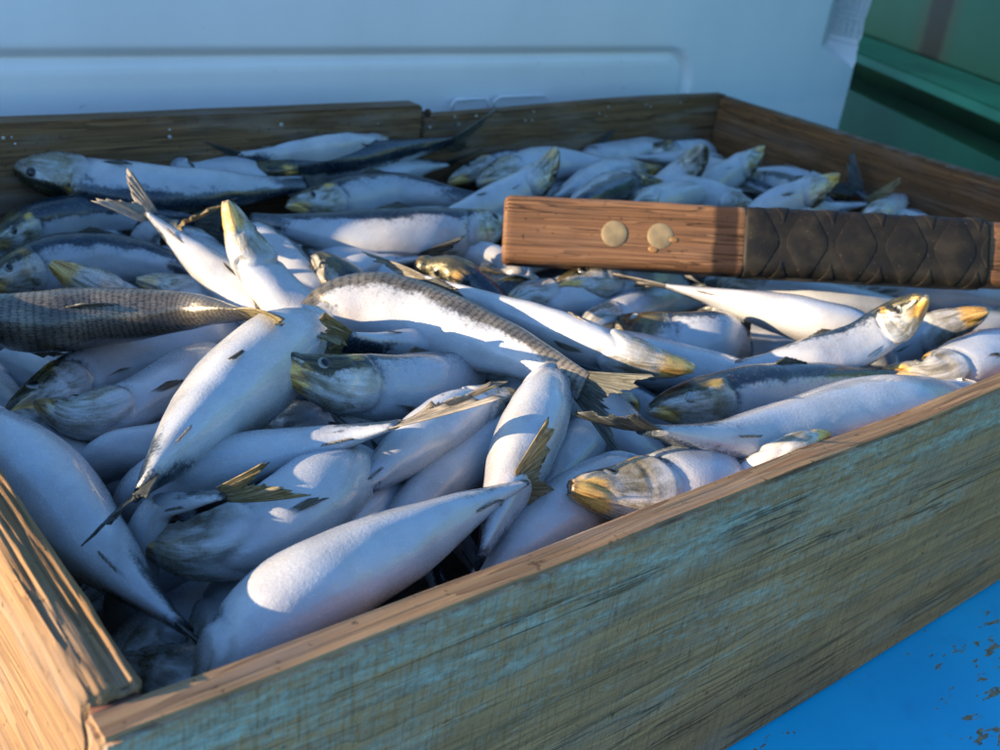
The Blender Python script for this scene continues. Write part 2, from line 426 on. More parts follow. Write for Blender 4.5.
# ------------------------------------------------------------------ deck, sea
def sheet(name, x0, x1, y0, y1, z, mat):
    me = mk_mesh(name, np.array([(x0, y0, z), (x1, y0, z), (x1, y1, z), (x0, y1, z)]), [(0, 1, 2, 3)], False)
    return struct(obj(name, me, mat))
sheet('sea', -3000, 3000, -3000, 3000, -1.4, M['sea'])
sheet('deck', -2.2, 4.0, -2.4, 3.2, ZD, M['deck'])

# ------------------------------------------------------------------ white insulated tub behind the crate
YC = 0.625
xr = float(at_y(857, 66, YC)[0]); zc = float(at_y(857, 70, YC)[2]); zg = float(at_y(420, 57, YC)[2]); xg = float(at_y(686, 84, YC)[0])
CX0 = -0.42
stip = NT('stippled_plastic'); _c = stip.coord(); _v = stip.voro(stip.map(_c, (1, 1, 1), rot=(0, 0, .785)), 150); _v.inputs['Randomness'].default_value = 0
stip.set(Specular_IOR_Level=.45)
M['stipple'] = stip.finish((.62, .65, .67), .4, stip.bump(stip.rampf(_v.outputs['Distance'], .25, .55, 1, 0), .9, .002))
def tub_post(V):
    V = V.copy(); x, y, z = V.T
    c = .085 * sstep(zc - .004, zc + .034, z) + .006
    dx = xr - x; fr = (y < YC + .0005) & (dx < c)
    sd = (x > xr - .0005) & (y - YC < c)
    V[fr, 1] = YC + (c - dx)[fr] * .6
    V[sd, 1] = np.maximum(V[sd, 1], YC + c[sd] * .6)
    # moulded groove of a rounded rectangle on the front
    cx, hz = (CX0 + .12 + xg) / 2, (xg - CX0 - .12) / 2
    r = .035; zb = .03; qx = np.abs(x - cx) - hz + r; qz = np.abs(z - (zg + zb) / 2) - (zg - zb) / 2 + r
    sdv = np.hypot(np.maximum(qx, 0), np.maximum(qz, 0)) + np.minimum(np.maximum(qx, qz), 0) - r
    f2 = (np.abs(y - YC) < .0005) & ~fr
    V[f2, 1] += (.009 * gau(sdv, .0055) + .004 * (sdv < 0) * sstep(0, -.01, sdv))[f2]
    return V
zt = .62
zs = np.unique(np.concatenate([[ZD + .001], np.arange(.03, zt, .02), np.arange(zg - .045, zg + .02, .002), np.arange(zc - .01, zc + .04, .003), np.arange(.10, .2, .01), [zt]]))
xs = np.unique(np.concatenate([[CX0], np.arange(CX0 + .03, xr, .03), np.arange(xg - .05, xg + .02, .002), np.arange(xr - .1, xr - .001, .004), [xr]]))
ys = np.unique(np.concatenate([[YC], np.arange(YC + .004, YC + .07, .006), np.arange(YC + .1, YC + .95, .05), [YC + .95]]))
tub = empty('insulated_tub', (0, 0, 0))
tag(tub, 'big white plastic fish tub with a moulded groove standing behind the crate', 'tub')
V, F, FN = gridbox(xs, ys, zs, None, .004, 21); V0 = V.copy(); V = tub_post(V)
me = mk_mesh('tub_body', V, F); me.materials.append(M['plastic']); me.materials.append(M['stipple'])
mi = []
for f in F:
    p = V0[list(f)].mean(0)
    mi.append(1 if (p[2] > zc + .03 and ((p[1] < YC + .002 and p[0] > xr - .085) or (p[0] > xr - .002 and p[1] < YC + .06))) else 0)
me.polygons.foreach_set('material_index', np.array(mi, np.int32)); me.set_sharp_from_angle(angle=R_(40))
obj('tub_body', me, None, tub)
V, F, _ = gridbox(lat(CX0 - .015, xr - .05, .1), lat(YC + .004, YC + .96, .1), lat(zt + .001, zt + .05, .03), None, .008, 5)
obj('tub_lid', mk_mesh('tub_lid', V, F), M['plastic'], tub)
# two water-smeared loops left by wet hoops low on the tub wall
def tube_mesh(name, P, r, seg=8):
    P = np.asarray(P, float); V = []; F = []; n = len(P)
    T = np.gradient(P, axis=0); T /= np.linalg.norm(T, axis=1)[:, None]
    A = np.cross(T, (0, .31, .95)); A /= np.linalg.norm(A, axis=1)[:, None]; B = np.cross(T, A)
    rr = np.broadcast_to(r, n)
    for i in range(n):
        for k in range(seg):
            a = 2 * math.pi * k / seg; V.append(P[i] + rr[i] * (math.cos(a) * A[i] + math.sin(a) * B[i]))
    for i in range(n - 1):
        for k in range(seg):
            a, b = i * seg + k, i * seg + (k + 1) % seg; F.append((a, b, b + seg, a + seg))
    F.append(tuple(range(seg))[::-1]); F.append(tuple((n - 1) * seg + k for k in range(seg)))
    return mk_mesh(name, np.array(V), F)
for (xa, xb, yt) in ((452, 488, 100), (494, 548, 97)):
    a = at_y(xa, yt + 12, YC - .003); b = at_y(xa, yt, YC - .003); c_ = at_y(xb, yt - 2, YC - .003); d_ = at_y(xb, yt + 10, YC - .003)
    P = [a, a * .3 + b * .7, b * .9 + c_ * .1, b * .5 + c_ * .5, c_ * .9 + b * .1, c_ * .7 + d_ * .3, d_]
    obj('wire_loop', tube_mesh('wire_loop', P, .0016), M['plastic'], tub)

# ------------------------------------------------------------------ green bulwark
dv = ray(305, -171); dv[2] = 0; dv /= np.linalg.norm(dv); dv = -dv          # runs towards the camera at the right
zl = .15; p0 = at_z(857, 52, zl)
bul = empty('boat_bulwark', tuple(p0 * np.array((1, 1, 0))))
nb = np.array((dv[1], -dv[0], 0)); nb = nb if nb @ (CAM - p0) > 0 else -nb     # towards the camera side
bul.matrix_world = Matrix(((dv[0], -nb[0], 0, p0[0]), (dv[1], -nb[1], 0, p0[1]), (0, 0, 1, 0), (0, 0, 0, 1)))
tag(bul, 'green painted boat bulwark with a ledge and a rust streak', 'bulwark')
GN = NT('green_upper_paint'); _c = GN.coord(); _s = GN.n('SeparateXYZ'); GN.l(_c, _s.inputs[0])
_n = GN.noise(GN.map(_c, (6, 6, 2)), 1, 5); col = GN.mix(GN.rampf(_n, .3, .75), (.03, .15, .06), (.05, .19, .085))
wob = GN.math('ADD', _s.outputs[0], GN.math('MULTIPLY', GN.noise(GN.map(_c, (1, 1, 9)), 1, 3), .05))
_dd = ray(934, 30); _pl = p0 - nb * .135; _q = CAM + _dd * (((_pl - CAM) @ nb) / (_dd @ nb)); XS = float((_q - p0) @ dv) + .025
pos = GN.math('ABSOLUTE', GN.math('SUBTRACT', wob, XS))
st_ = GN.math('ADD', pos, GN.math('MULTIPLY', GN.noise(GN.map(_c, (60, 60, 8)), 1, 4), .02))
col = GN.mix(GN.rampf(st_, .03, .09, .85, 0), col, (.17, .12, .04)); col = GN.mix(GN.rampf(st_, .028, .055, 1, 0), col, (.06, .022, .006))
M['green_up'] = GN.finish(col, .5, GN.bump(_n, .2, .004))
def bpart(name, x, y, z, mat, step=.06):
    V, F, _ = gridbox(lat(*x, step), lat(*y, step), lat(*z, step), None, .006, 3)
    me = mk_mesh(name, V, F); me.set_sharp_from_angle(angle=R_(50)); return obj(name, me, mat, bul)
bpart('lower_panel', (-1.3, 1.8), (.03, .1), (ZD + .001, zl - .066), M['green'])
bpart('recess_back', (-1.3, 1.8), (.26, .3), (ZD + .001, zl - .028), M['green'])
bpart('ledge', (-1.3, 1.8), (0, .30), (zl - .016, zl), M['green_ledge'])
bpart('upper_panel', (-1.3, 1.8), (.135, .17), (zl + .002, .46), M['green_up'])
bpart('cap_rail', (-1.3, 1.8), (.09, .21), (.462, .50), M['green_ledge'])
for k in range(6):
    x = -.9 + k * .48
    if abs(x - .1) < .2: continue
    bpart('stanchion', (x, x + .05), (.09, .134), (zl + .002, .46), M['green_ledge'], .05)

# ------------------------------------------------------------------ the club handle lying across the fish
P0 = at_z(503, 230.5, .152); P1 = at_z(1000, 256.5, .176)
ax_ = P1 - P0; LS = float(np.linalg.norm(ax_)); ax_ /= LS
kz = CAM - (P0 + P1) / 2; kz -= ax_ * (kz @ ax_); kz /= np.linalg.norm(kz)
up_ = np.cross(kz, ax_)
tl = R_(8); kz, up_ = kz * math.cos(tl) + up_ * math.sin(tl), up_ * math.cos(tl) - kz * math.sin(tl)
stick = empty('club_handle', tuple(P0))
stick.matrix_world = Matrix(((ax_[0], up_[0], kz[0], P0[0]), (ax_[1], up_[1], kz[1], P0[1]), (ax_[2], up_[2], kz[2], P0[2]), (0, 0, 0, 1)))
tag(stick, 'thick wooden club handle with black rubber grip lying across the sardines', 'club')
_ss = np.linspace(-.05, LS + .3, 400); _sp = to_px(P0 + _ss[:, None] * ax_)[:, 0]
sx = lambda px: float(np.interp(px, _sp, _ss))                  # distance along the handle for a pixel column
HH, HT = .0212, .0145
def section(hh, ht, r, p):
    """rounded rectangle by arc length p from the middle of the front face going up -> (y, z, ny, nz)"""
    ly, lz, q = hh - r, ht - r, math.pi * r / 2
    per = 4 * ly + 4 * lz + 4 * q; s = p % per
    segs = [('l', ly, (0, ht), (1, 0), (0, 1)), ('a', q, (ly, lz), 90), ('l', 2 * lz, (hh, lz), (0, -1), (1, 0)), ('a', q, (ly, -lz), 0),
            ('l', 2 * ly, (ly, -ht), (-1, 0), (0, -1)), ('a', q, (-ly, -lz), -90), ('l', 2 * lz, (-hh, -lz), (0, 1), (-1, 0)), ('a', q, (-ly, lz), 180), ('l', ly, (-ly, ht), (1, 0), (0, 1))]
    for g in segs:
        if s <= g[1] + 1e-9:
            if g[0] == 'l': return g[2][0] + g[3][0] * s, g[2][1] + g[3][1] * s, g[4][0], g[4][1]
            a = R_(g[3]) - s / r; return g[2][0] + r * math.cos(a), g[2][1] + r * math.sin(a), math.cos(a), math.sin(a)
        s -= g[1]
    return 0, ht, 0, 1
def perim(hh, ht, r): return 4 * (hh - r) + 4 * (ht - r) + 2 * math.pi * r
def sweep(name, x0, x1, hh, ht, r, mat, nx=60, npz=56, end=.0025, amp=.0004, seed=0):
    per = perim(hh, ht, r); rows = [(x0, .82), (x0 + end * .25, .93), (x0 + end, 1)] + [(x0 + end + (x1 - x0 - 2 * end) * i / nx, 1) for i in range(1, nx)] + [(x1 - end, 1), (x1 - end * .25, .94), (x1, .84)]
    V = []; F = []
    for x, k in rows:
        for j in range(npz):
            y, z, ny, nz = section(hh, ht, r, per * j / npz); V.append((x, y * k, z * k))
    V = np.array(V); n = fbm(V * np.array((14, 260, 260)), seed, 3) - .5; b = fbm(V * 40, seed + 4, 2) - .5
    rad = V[:, 1:] / np.linalg.norm(V[:, 1:], axis=1)[:, None]
    V[:, 1:] += rad * (n * amp + b * amp * 2)[:, None]
    for i in range(len(rows) - 1):
        for j in range(npz):
            a, b_ = i * npz + j, i * npz + (j + 1) % npz; F.append((a, b_, b_ + npz, a + npz))
    F.append(tuple(range(npz))[::-1]); F.append(tuple((len(rows) - 1) * npz + j for j in range(npz)))
    me = mk_mesh(name, V, F); me.set_sharp_from_angle(angle=R_(45)); return obj(name, me, mat, stick)
# wood of the near end has a dark band beside the grip
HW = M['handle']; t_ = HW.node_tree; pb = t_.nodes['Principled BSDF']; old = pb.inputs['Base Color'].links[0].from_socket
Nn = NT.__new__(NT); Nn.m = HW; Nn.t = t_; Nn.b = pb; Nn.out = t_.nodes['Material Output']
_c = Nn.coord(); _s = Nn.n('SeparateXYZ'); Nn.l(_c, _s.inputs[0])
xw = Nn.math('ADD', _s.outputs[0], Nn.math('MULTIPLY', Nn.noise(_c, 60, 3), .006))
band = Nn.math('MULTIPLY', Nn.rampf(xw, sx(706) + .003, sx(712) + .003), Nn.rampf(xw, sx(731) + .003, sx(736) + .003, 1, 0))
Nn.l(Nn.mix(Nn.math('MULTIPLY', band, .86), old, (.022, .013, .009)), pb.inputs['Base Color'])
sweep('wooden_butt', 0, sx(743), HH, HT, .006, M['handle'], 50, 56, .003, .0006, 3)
sweep('grip_sleeve', sx(738.5), sx(980), HH + .0006, HT + .0008, .0085, M['rubber'], 60, 56, .002, .0002, 6)
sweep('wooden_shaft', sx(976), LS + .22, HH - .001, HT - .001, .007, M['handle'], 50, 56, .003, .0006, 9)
for (px, big) in ((612, 0), (657, 1)):
    rv = obj('rivet', lathe_mesh('rivet', [(.0080, -.002), (.0081, .0001), (.0078, .0003), (.0045, .0003), (.001, .0003)], 28), M['brass'], stick, (sx(px), -.0004, HT))
    if big:
        V = []; F = []
        for (ox, oy, r, hgt) in ((.0085, -.002, .0036, .0006), (-.004, -.0085, .004, .0005)):
            b0 = len(V)
            for i, (rr, zz) in enumerate(((1, -.0006), (.9, .5), (.55, .9))):
                for k in range(12):
                    a = k * math.pi / 6; q = r * .8 * rr * (1 + .1 * math.sin(2 * a + ox * 900)); V.append((ox + q * math.cos(a), oy + q * .7 * math.sin(a), zz * hgt if i else zz))
            V.append((ox, oy, hgt)); 
            for i in range(2):
                for k in range(12): F.append((b0 + i * 12 + k, b0 + i * 12 + (k + 1) % 12, b0 + (i + 1) * 12 + (k + 1) % 12, b0 + (i + 1) * 12 + k))
            for k in range(12): F.append((b0 + 24 + k, b0 + 24 + (k + 1) % 12, b0 + 36))
        obj('resin_blob', mk_mesh('resin_blob', np.array(V), F), M['glue'], rv)
def pad(rows, h=.0006):
    """raised tread block on the sleeve: rows of (p, s_left, s_right)"""
    hh, ht, r = HH + .0006, HT + .0008, .0085; V = []; F = []; n = len(rows)
    for (p, a, b) in rows:
        y, z, ny, nz = section(hh, ht, r, p)
        ins = min(.0007, (b - a) * .3)
        for s, o in ((a, -.0004), (a + ins * .3, h * .75), (a + ins, h), (b - ins, h), (b - ins * .3, h * .75), (b, -.0004)): V.append((s, y + ny * o, z + nz * o))
    for i in range(n - 1):
        for k in range(5): F.append((i * 6 + k, i * 6 + k + 1, i * 6 + 7 + k, i * 6 + 6 + k))
    F.append(tuple(range(6))[::-1]); F.append(tuple((n - 1) * 6 + k for k in range(6)))
    me = mk_mesh('tread_block', np.array(V), F); me.set_sharp_from_angle(angle=R_(35)); obj('tread_block', me, M['rubber'], stick)
def hexrows(cx, w0, x0, x1):
    rows = []
    for p in np.linspace(-.0225, .0225, 15):
        k = abs(p) / .0225; hw = w0 * (1.0 - .86 * max(0, (k - .12) / .88))
        a, b = max(cx - hw, x0), min(cx + hw, x1)
        if b - a < .0004: continue
        rows.append((p, a, b))
    return rows
gx0, gx1 = sx(741.5), sx(977)
for cpx in (752, 800, 848, 897, 945, 990):
    r_ = hexrows(sx(cpx), sx(523), gx0, gx1)
    if len(r_) > 3: pad(r_)
for cpx in (776, 824, 872, 921, 967):
    for sg in (1, -1):
        rows = []
        for p in np.linspace(.0125, .030, 7):
            hw = sx(513.5) * (p - .0115) / (.030 - .0115); rows.append((sg * p, sx(cpx) - hw, sx(cpx) + hw))
        pad(rows if sg > 0 else rows[::-1])
# ------------------------------------------------------------------ sardines
PT = np.array([0, .012, .035, .07, .12, .18, .24, .32, .42, .52, .62, .72, .82, .91, 1.])
PD = np.array([.013, .027, .041, .056, .072, .085, .094, .102, .105, .100, .089, .073, .056, .044, .038]) * .89
PV = np.array([.015, .031, .046, .063, .082, .097, .108, .121, .128, .122, .106, .083, .058, .043, .037]) * .89
PW = np.array([.012, .024, .034, .044, .055, .063, .069, .077, .082, .079, .068, .053, .037, .023, .008]) * .89
NA = 40
TH = np.linspace(0, 2 * math.pi, NA, endpoint=False)
TS = np.concatenate([np.linspace(0, .26, 34, endpoint=False), np.linspace(.26, 1, 40)])
def cr(P, t):
    """Catmull-Rom through P at fractions t of arc length (values past 0..1 run on straight)"""
    P = np.asarray(P, float); d = np.concatenate([[0], np.cumsum(np.linalg.norm(np.diff(P, axis=0), axis=1))]); s = np.asarray(t) * d[-1]
    Q = np.vstack([2 * P[0] - P[1], P, 2 * P[-1] - P[-2]])
    i = np.clip(np.searchsorted(d, s, side='right') - 1, 0, len(P) - 2); u = ((s - d[i]) / (d[i + 1] - d[i]))[:, None]
    uc = np.clip(u, 0, 1); a, b, c, e = Q[i], Q[i + 1], Q[i + 2], Q[i + 3]
    out = .5 * (2 * b + (c - a) * uc + (2 * a - 5 * b + 4 * c - e) * uc ** 2 + (3 * b - a - 3 * c + e) * uc ** 3)
    return out + (u - uc) * (c - b)
def z_base(P): return H - .030 - .020 * np.clip(P[1] / .55, 0, 1) - .014 * np.clip(1 - P[0] / .24, 0, 1)

FISH = []
def S(pts, end, label, roll=180, layer=0, fat=1.0, L=.165, style='pale', gape=0., fin='grey', spread=26., tl=1.0, twist=0., gold=.6, dark=0., tb=0., dip=.9, name='sardine', lens=False, hdark=0.):
    FISH.append(dict(pts=pts, end=end, label=label, roll=roll, layer=layer, fat=fat, L=L, style=style, gape=gape, fin=fin, spread=spread, tl=tl,
                     twist=twist, gold=gold, dark=dark, tb=tb, dip=dip, lens=lens, hdark=hdark))

NND = 9
def layout():
    """pixel spines -> 3D spines resting on one another inside the crate"""
    for f in FISH:
        P = []
        for p in f['pts']:
            z = H - .03
            for _ in range(4):
                q = at_z(p[0], p[1], z); z = z_base(q) + f['layer'] * .0085 - .009 + (p[2] if len(p) > 2 else 0)
            P.append(at_z(p[0], p[1], z))
        P = np.array(P)
        def ln(P): return np.linalg.norm(np.diff(P, axis=0), axis=1).sum()
        def ext(P, n_at_end, need):
            a, b = (P[-1], P[-2]) if n_at_end else (P[0], P[1])
            d = a - b; d /= np.linalg.norm(d); d = d + np.array((0, 0, -f['dip'])); d /= np.linalg.norm(d)
            d0 = a - b; d0 /= np.linalg.norm(d0); Q = []
            for k_ in range(1, 5):          # the hidden end curves down under its neighbours
                d = d0 + np.array((0, 0, -f['dip'] * k_ / 2.5)); d /= np.linalg.norm(d); a = a + d * need / 4
                q = a.copy(); q[0] = np.clip(q[0], BT + .02, LX - BT - .02); q[1] = np.clip(q[1], FY1 + .022, LY - BT - .02); q[2] = max(q[2], .035); Q.append(q)
            return np.vstack([P] + Q) if n_at_end else np.vstack(Q[::-1] + [P])
        need = f['L'] - ln(P)
        if f['end'] == 'mid': f['dip'] *= 1.7; need *= .8
        if need > .006:
            if f['end'] == 'head': P = ext(P, True, need)
            elif f['end'] == 'tail': P = ext(P, False, need)
            elif f['end'] == 'mid': P = ext(ext(P, True, need / 2), False, need / 2)
        if f['end'] == 'full': f['L'] = .5 * f['L'] + .5 * ln(P)
        f['lift'] = any(len(q) > 2 and q[2] > 0 for q in f['pts'])
        N = cr(P, np.linspace(0, 1, NND))
        f['px'] = to_px(N); f['z'] = N[:, 2].copy()
    tt = np.linspace(0, 1, NND)
    G = np.stack([tt ** 0, tt, tt ** 2], 1); Proj = G @ np.linalg.pinv(G)
    nF = len(FISH); PX = np.array([f['px'] for f in FISH]); Z = np.array([f['z'] for f in FISH]); Z0 = Z.copy()
    RAD = np.array([np.interp(tt, PT, (PD + PV) / 2 * .38 + PW * .62) * f['L'] * f['fat'] ** .5 for f in FISH]) * .80
    D = np.stack([(PX[..., 0] - 500), (PX[..., 1] - 375), np.full(PX.shape[:2], FPX)], -1) @ RW.T
    lay = np.array([f['layer'] for f in FISH], float) + np.arange(nF) * 1e-4
    def pos(Z): return CAM + D * ((Z - CAM[2]) / D[..., 2])[..., None]
    CAP = H + .004 - RAD * .75; lf = np.array([f['lift'] for f in FISH]); CAP[lf] = np.maximum(CAP, Z0)[lf]
    fid = np.repeat(np.arange(nF), NND)
    for it in range(70):
        P = pos(Z).reshape(-1, 3); r = RAD.ravel()
        df = P[:, None] - P[None]; dist = np.linalg.norm(df, axis=2)
        ov = r[:, None] + r[None] - dist; ov[fid[:, None] == fid[None]] = -1
        i, j = np.nonzero(ov > 0)
        top = lay[fid[i]] > lay[fid[j]]
        push = np.zeros(len(P)); o = ov[i, j]
        np.add.at(push, i, np.where(top, o * .5, -o) * .16)
        push = np.clip(push, -.004, .004).reshape(Z.shape)
        dZ = (Z + push - Z0); dZ = np.clip(dZ @ Proj.T * .98, -.03, .012)
        Z = Z0 + dZ
        # keep inside the boards: lower z moves a spine away from the camera, higher z brings it nearer
        P = pos(Z); rr = RAD * 1.0
        Z = Z - .55 * np.clip(FY1 + rr * 1.1 - P[..., 1], 0, .02) * (P[..., 2] < H + .004)
        Z = Z + .35 * np.clip(P[..., 1] + rr * .8 - (LY - BT - .006), 0, .02)
        Z = Z - .5 * np.clip(BT + rr * .8 - P[..., 0], 0, .02)
        Z = np.clip(Z, .03, CAP)
    P = pos(Z)
    for k, f in enumerate(FISH): f['P'] = P[k]
    return P

def fan(root, along, out, nrm, length, base, spread, rays=9, nr=5, fork=0., rag=.12, curl=0., seed=0, thick=.00022, taper=1.0):
    """thin solid fin: rays leave a base line of width `base` along `along`, heading `out`"""
    r2 = np.random.default_rng(seed); q = np.linspace(-1, 1, rays * 2 + 1); rr = np.linspace(0, 1, nr + 1); V = []
    for qi, qq in enumerate(q):
        a = math.radians(spread) * qq; d = out * math.cos(a) + along * math.sin(a)
        ll = length * ((1 - fork) + fork * abs(qq) ** 1.2) * (1 - (1 - taper) * (qq * .5 + .5)) * (1 + rag * (r2.random() - .7))
        wob = r2.normal() * .02
        for t in rr:
            V.append(root + along * base * qq + d * ll * t + nrm * (curl * length * t * t * (1 + .4 * qq) + (.00035 if qi % 2 else -.0002) * min(1, 4 * t) + wob * length * t * t))
    V = np.array(V); n = len(V); W = nr + 1; F = []
    for i in range(len(q) - 1):
        for k in range(nr):
            a, b = i * W + k, i * W + k + 1; c, e = (i + 1) * W + k + 1, (i + 1) * W + k
            F.append((a, b, c, e)); F.append((n + e, n + c, n + b, n + a))
    bd = [i * W for i in range(len(q))] + [(len(q) - 1) * W + k for k in range(1, W)] + [i * W + nr for i in range(len(q) - 2, -1, -1)] + [k for k in range(nr - 1, 0, -1)]
    for a, b in zip(bd, bd[1:] + bd[:1]): F.append((a, b, n + b, n + a))
    V2 = np.vstack([V + nrm * thick, V - nrm * thick])
    uv = np.array([(t, (qq * .5 + .5)) for qq in q for t in rr] * 2) + np.array((seed % 17, (seed % 13) * .37))
    return V2, F, uv
def fin_obj(name, args, mat, parent, org):
    V, F, uv = args; me = mk_mesh(name, V - org, F); add_uv(me, uv); return obj(name, me, mat, parent)
eye_me = lathe_mesh('eye', [(1, -.25), (1.0, .0), (.94, .14), (.8, .27), (.6, .36), (.3, .42), (.05, .44)], 18)
pup_me = lathe_mesh('pupil', [(.66, .24), (.65, .345), (.5, .43), (.26, .48), (.03, .49)], 16)
eye_me.materials.append(M['eye']); pup_me.materials.append(M['pupil']); pup2_me = pup_me.copy(); pup2_me.materials[0] = M['lens']

def build_fish(k, f):
    L, fat = f['L'], f['fat']; P = f['P']; seed = k * 31 + 5
    hvis = f['end'] in ('full', 'head'); tvis = f['end'] in ('full', 'tail')
    ts = TS; g = f['gape']
    C = cr(P, ts)
    T = np.gradient(C, axis=0); T /= np.linalg.norm(T, axis=1)[:, None]
    K = CAM - C; K -= T * (K * T).sum(1)[:, None]; K /= np.linalg.norm(K, axis=1)[:, None]
    Lf = np.cross(K, T)
    rl = np.radians(f['roll'] + f['twist'] * (ts - .4))[:, None]
    Dd = np.cos(rl) * K + np.sin(rl) * Lf; B = np.cross(T, Dd)
    hd = np.interp(ts, PT, PD) * L; hv = np.interp(ts, PT, PV) * L; wd = np.interp(ts, PT, PW) * L
    kern = np.array([1, 2, 3, 2, 1]) / 9.
    sm = lambda a: np.convolve(np.pad(a, 2, mode='edge'), kern, 'valid')
    hd, hv, wd = sm(hd), sm(hv), sm(wd)
    fz = 1 + (fat - 1) * sstep(.1, .35, ts) * (1 - sstep(.75, 1, ts) * .6); wd = wd * fz * 1.10; hv = hv * (1 + (fz - 1) * .6); hd = hd * (1 + (fz - 1) * .3)
    vr = np.random.default_rng(seed); wd = wd * vr.uniform(.90, 1.10); hv = hv * vr.uniform(.93, 1.06); hd = hd * vr.uniform(.93, 1.06)
    if g > 0:
        op = g * L * .034 * (1 - sstep(0, .11, ts)); hd = np.maximum(hd, op + hd * .6); hv = np.maximum(hv, op * 1.15 + hv * .6); wd = np.maximum(wd, op * .8 + wd * .7)
    t2, th = np.meshgrid(ts, TH, indexing='ij'); c, s = np.cos(th), np.sin(th)
    p_ = .90; cz = np.sign(c) * np.abs(c) ** p_; sy = np.sign(s) * np.abs(s) ** p_
    Zr = np.where(c > 0, hd[:, None], hv[:, None]) * cz; Yr = wd[:, None] * sy
    uvw = np.stack([t2 * 6, np.cos(th) * 1.3 + k * 7.3, np.sin(th) * 1.3], -1)
    n1 = fbm(uvw, seed, 3) - .5
    ang = np.degrees(np.arccos(c))                      # 0 at the back, 180 at the belly
    # head relief: gill cover edge, cheek arc, jaw line, eye socket, gill membranes
    tg = .225 + .03 * gau((ang - 105) / 45, 1) - .035 * sstep(140, 180, ang)
    x = t2 - tg
    dr = .0070 * (1 - sstep(-.012, .006, x)) * sstep(.1, .17, t2) * sstep(15, 50, ang) - .0070 * gau(x - .006, .009) * sstep(25, 55, ang)
    tp = .165 + .02 * gau((ang - 90) / 40, 1)
    dr += -.0040 * gau(t2 - tp, .007) * gau((ang - 100) / 50, 1)
    jl = 70 + 75 * np.clip(t2 / .1, 0, 1)
    dr += -.0075 * gau((ang - jl) / 12, 1) * (1 - sstep(.085, .11, t2))
    dr += -.004 * gau(np.hypot((t2 - .105) * 600, (ang - 62) * 1.0) / 17, 1)
    dr += .0010 * np.cos((180 - ang) * .14 + n1 * 5) * gau((180 - ang) / 45, 1) * sstep(.03, .08, t2) * (1 - sstep(.17, .24, t2))
    dr += -.004 * gau((180 - ang) / 7, 1) * gau(t2 - .15, .06)
    # keeled belly with scutes, a little slack in the flesh
    dr += .0012 * np.sin(t2 * 210) * gau((180 - ang) / 10, 1) * sstep(.27, .32, t2) * (1 - sstep(.78, .85, t2))
    dr += .017 * n1 * sstep(.2, .4, t2) * (1 - sstep(.75, 1, t2))
    dr += .0035 * (fbm(uvw * np.array((5, 2.5, 2.5)), seed + 3, 2) - .5) * (1 - sstep(.2, .3, t2))
    dr = dr * L
    rad = np.hypot(Zr, Yr) + 1e-9; kf = 1 + dr / np.maximum(rad, .004); Zr *= kf; Yr *= kf
    # lower jaw juts forward
    shift = -.012 * L * sstep(.02, -.6, c) * (1 - sstep(0, .05, t2))
    V = C[:, None] + Dd[:, None] * Zr[..., None] + B[:, None] * Yr[..., None] + T[:, None] * shift[..., None]
    # pigment masks: back, gold, head silver, mouth
    st = f['style']; n2 = fbm(uvw * np.array((3.5, 2.2, 2.2)), seed + 11, 3) - .5
    thr = {'pale': .66, 'edge': .52, 'dark': .18, 'scaled': .15, 'allscaled': -.6, 'spotted': .35}[st] - f['dark']
    dk = sstep(thr - .22, thr + .22, c + n2 * .5)
    dk = np.maximum(dk, sstep(.76, .93, t2 + n2 * .12) * sstep(-1.25, .1, c + n2 * .8) * .95)
    dk = np.maximum(dk, .42 * sstep(-.6, .9, c + n2 * .5)); dk = np.maximum(dk, sstep(.955, 1, t2) * .55)
    hdk = sstep(.42, .72, c + n2 * .6) * .9; hk = 1 - sstep(.15, .255, t2 + .01 * np.cos(3 * th) + .05 * n2 - (tg - .225))
    if st in ('dark', 'allscaled'): hdk = np.maximum(hdk, sstep(-.3, .4, c + n2))
    hdk = np.maximum(hdk, sstep(.1, -.5, -(c + n2 * 1.2) - (f['hdark'] - .5) * 1.6)) if f['hdark'] > 0 else hdk
    dk = dk * (1 - hk) + hdk * hk
    dk = np.maximum(dk, .62 * gau(x - .010, .008) * gau((ang - 75) / 45, 1))  # dark gill edge: natural pigment plus painted shadow of the gill opening
    dk = np.maximum(dk, .7 * gau((ang - jl) / 9, 1) * (1 - sstep(.07, .1, t2)))
    if st == 'spotted':
        for q in range(7):
            dk = np.maximum(dk, gau(np.hypot((t2 - (.28 + q * .065)) * 9, (ang - 78) / 60) , .075))
    gd = f['gold'] * 1.25 * (gau(t2 - .045, .045) * sstep(60, 110, ang) + gau(t2 - .19, .03) * gau((ang - 45) / 22, 1) * .9)
    gd += .4 * f['gold'] * gau(t2 - .015, .018)
    if st == 'allscaled': hk = hk * .5; gd *= .3
    mo = np.zeros_like(gd) if g <= 0 else gau(t2, .010) * .6
    pig = np.stack([dk, gd, hk, mo], -1)
    nT = len(ts); V = V.reshape(-1, 3); pig = pig.reshape(-1, 4); uv = np.stack([t2, th / (2 * math.pi)], -1).reshape(-1, 2)
    uv[:, 1] = np.abs(uv[:, 1] * 2 - 1)
    i = np.arange(nT - 1)[:, None] * NA + np.arange(NA)[None]; j = np.arange(nT - 1)[:, None] * NA + (np.arange(NA)[None] + 1) % NA
    F = np.stack([i, j, j + NA, i + NA], -1).reshape(-1, 4).tolist()
    last = (nT - 1) * NA + np.arange(NA); e = len(V)
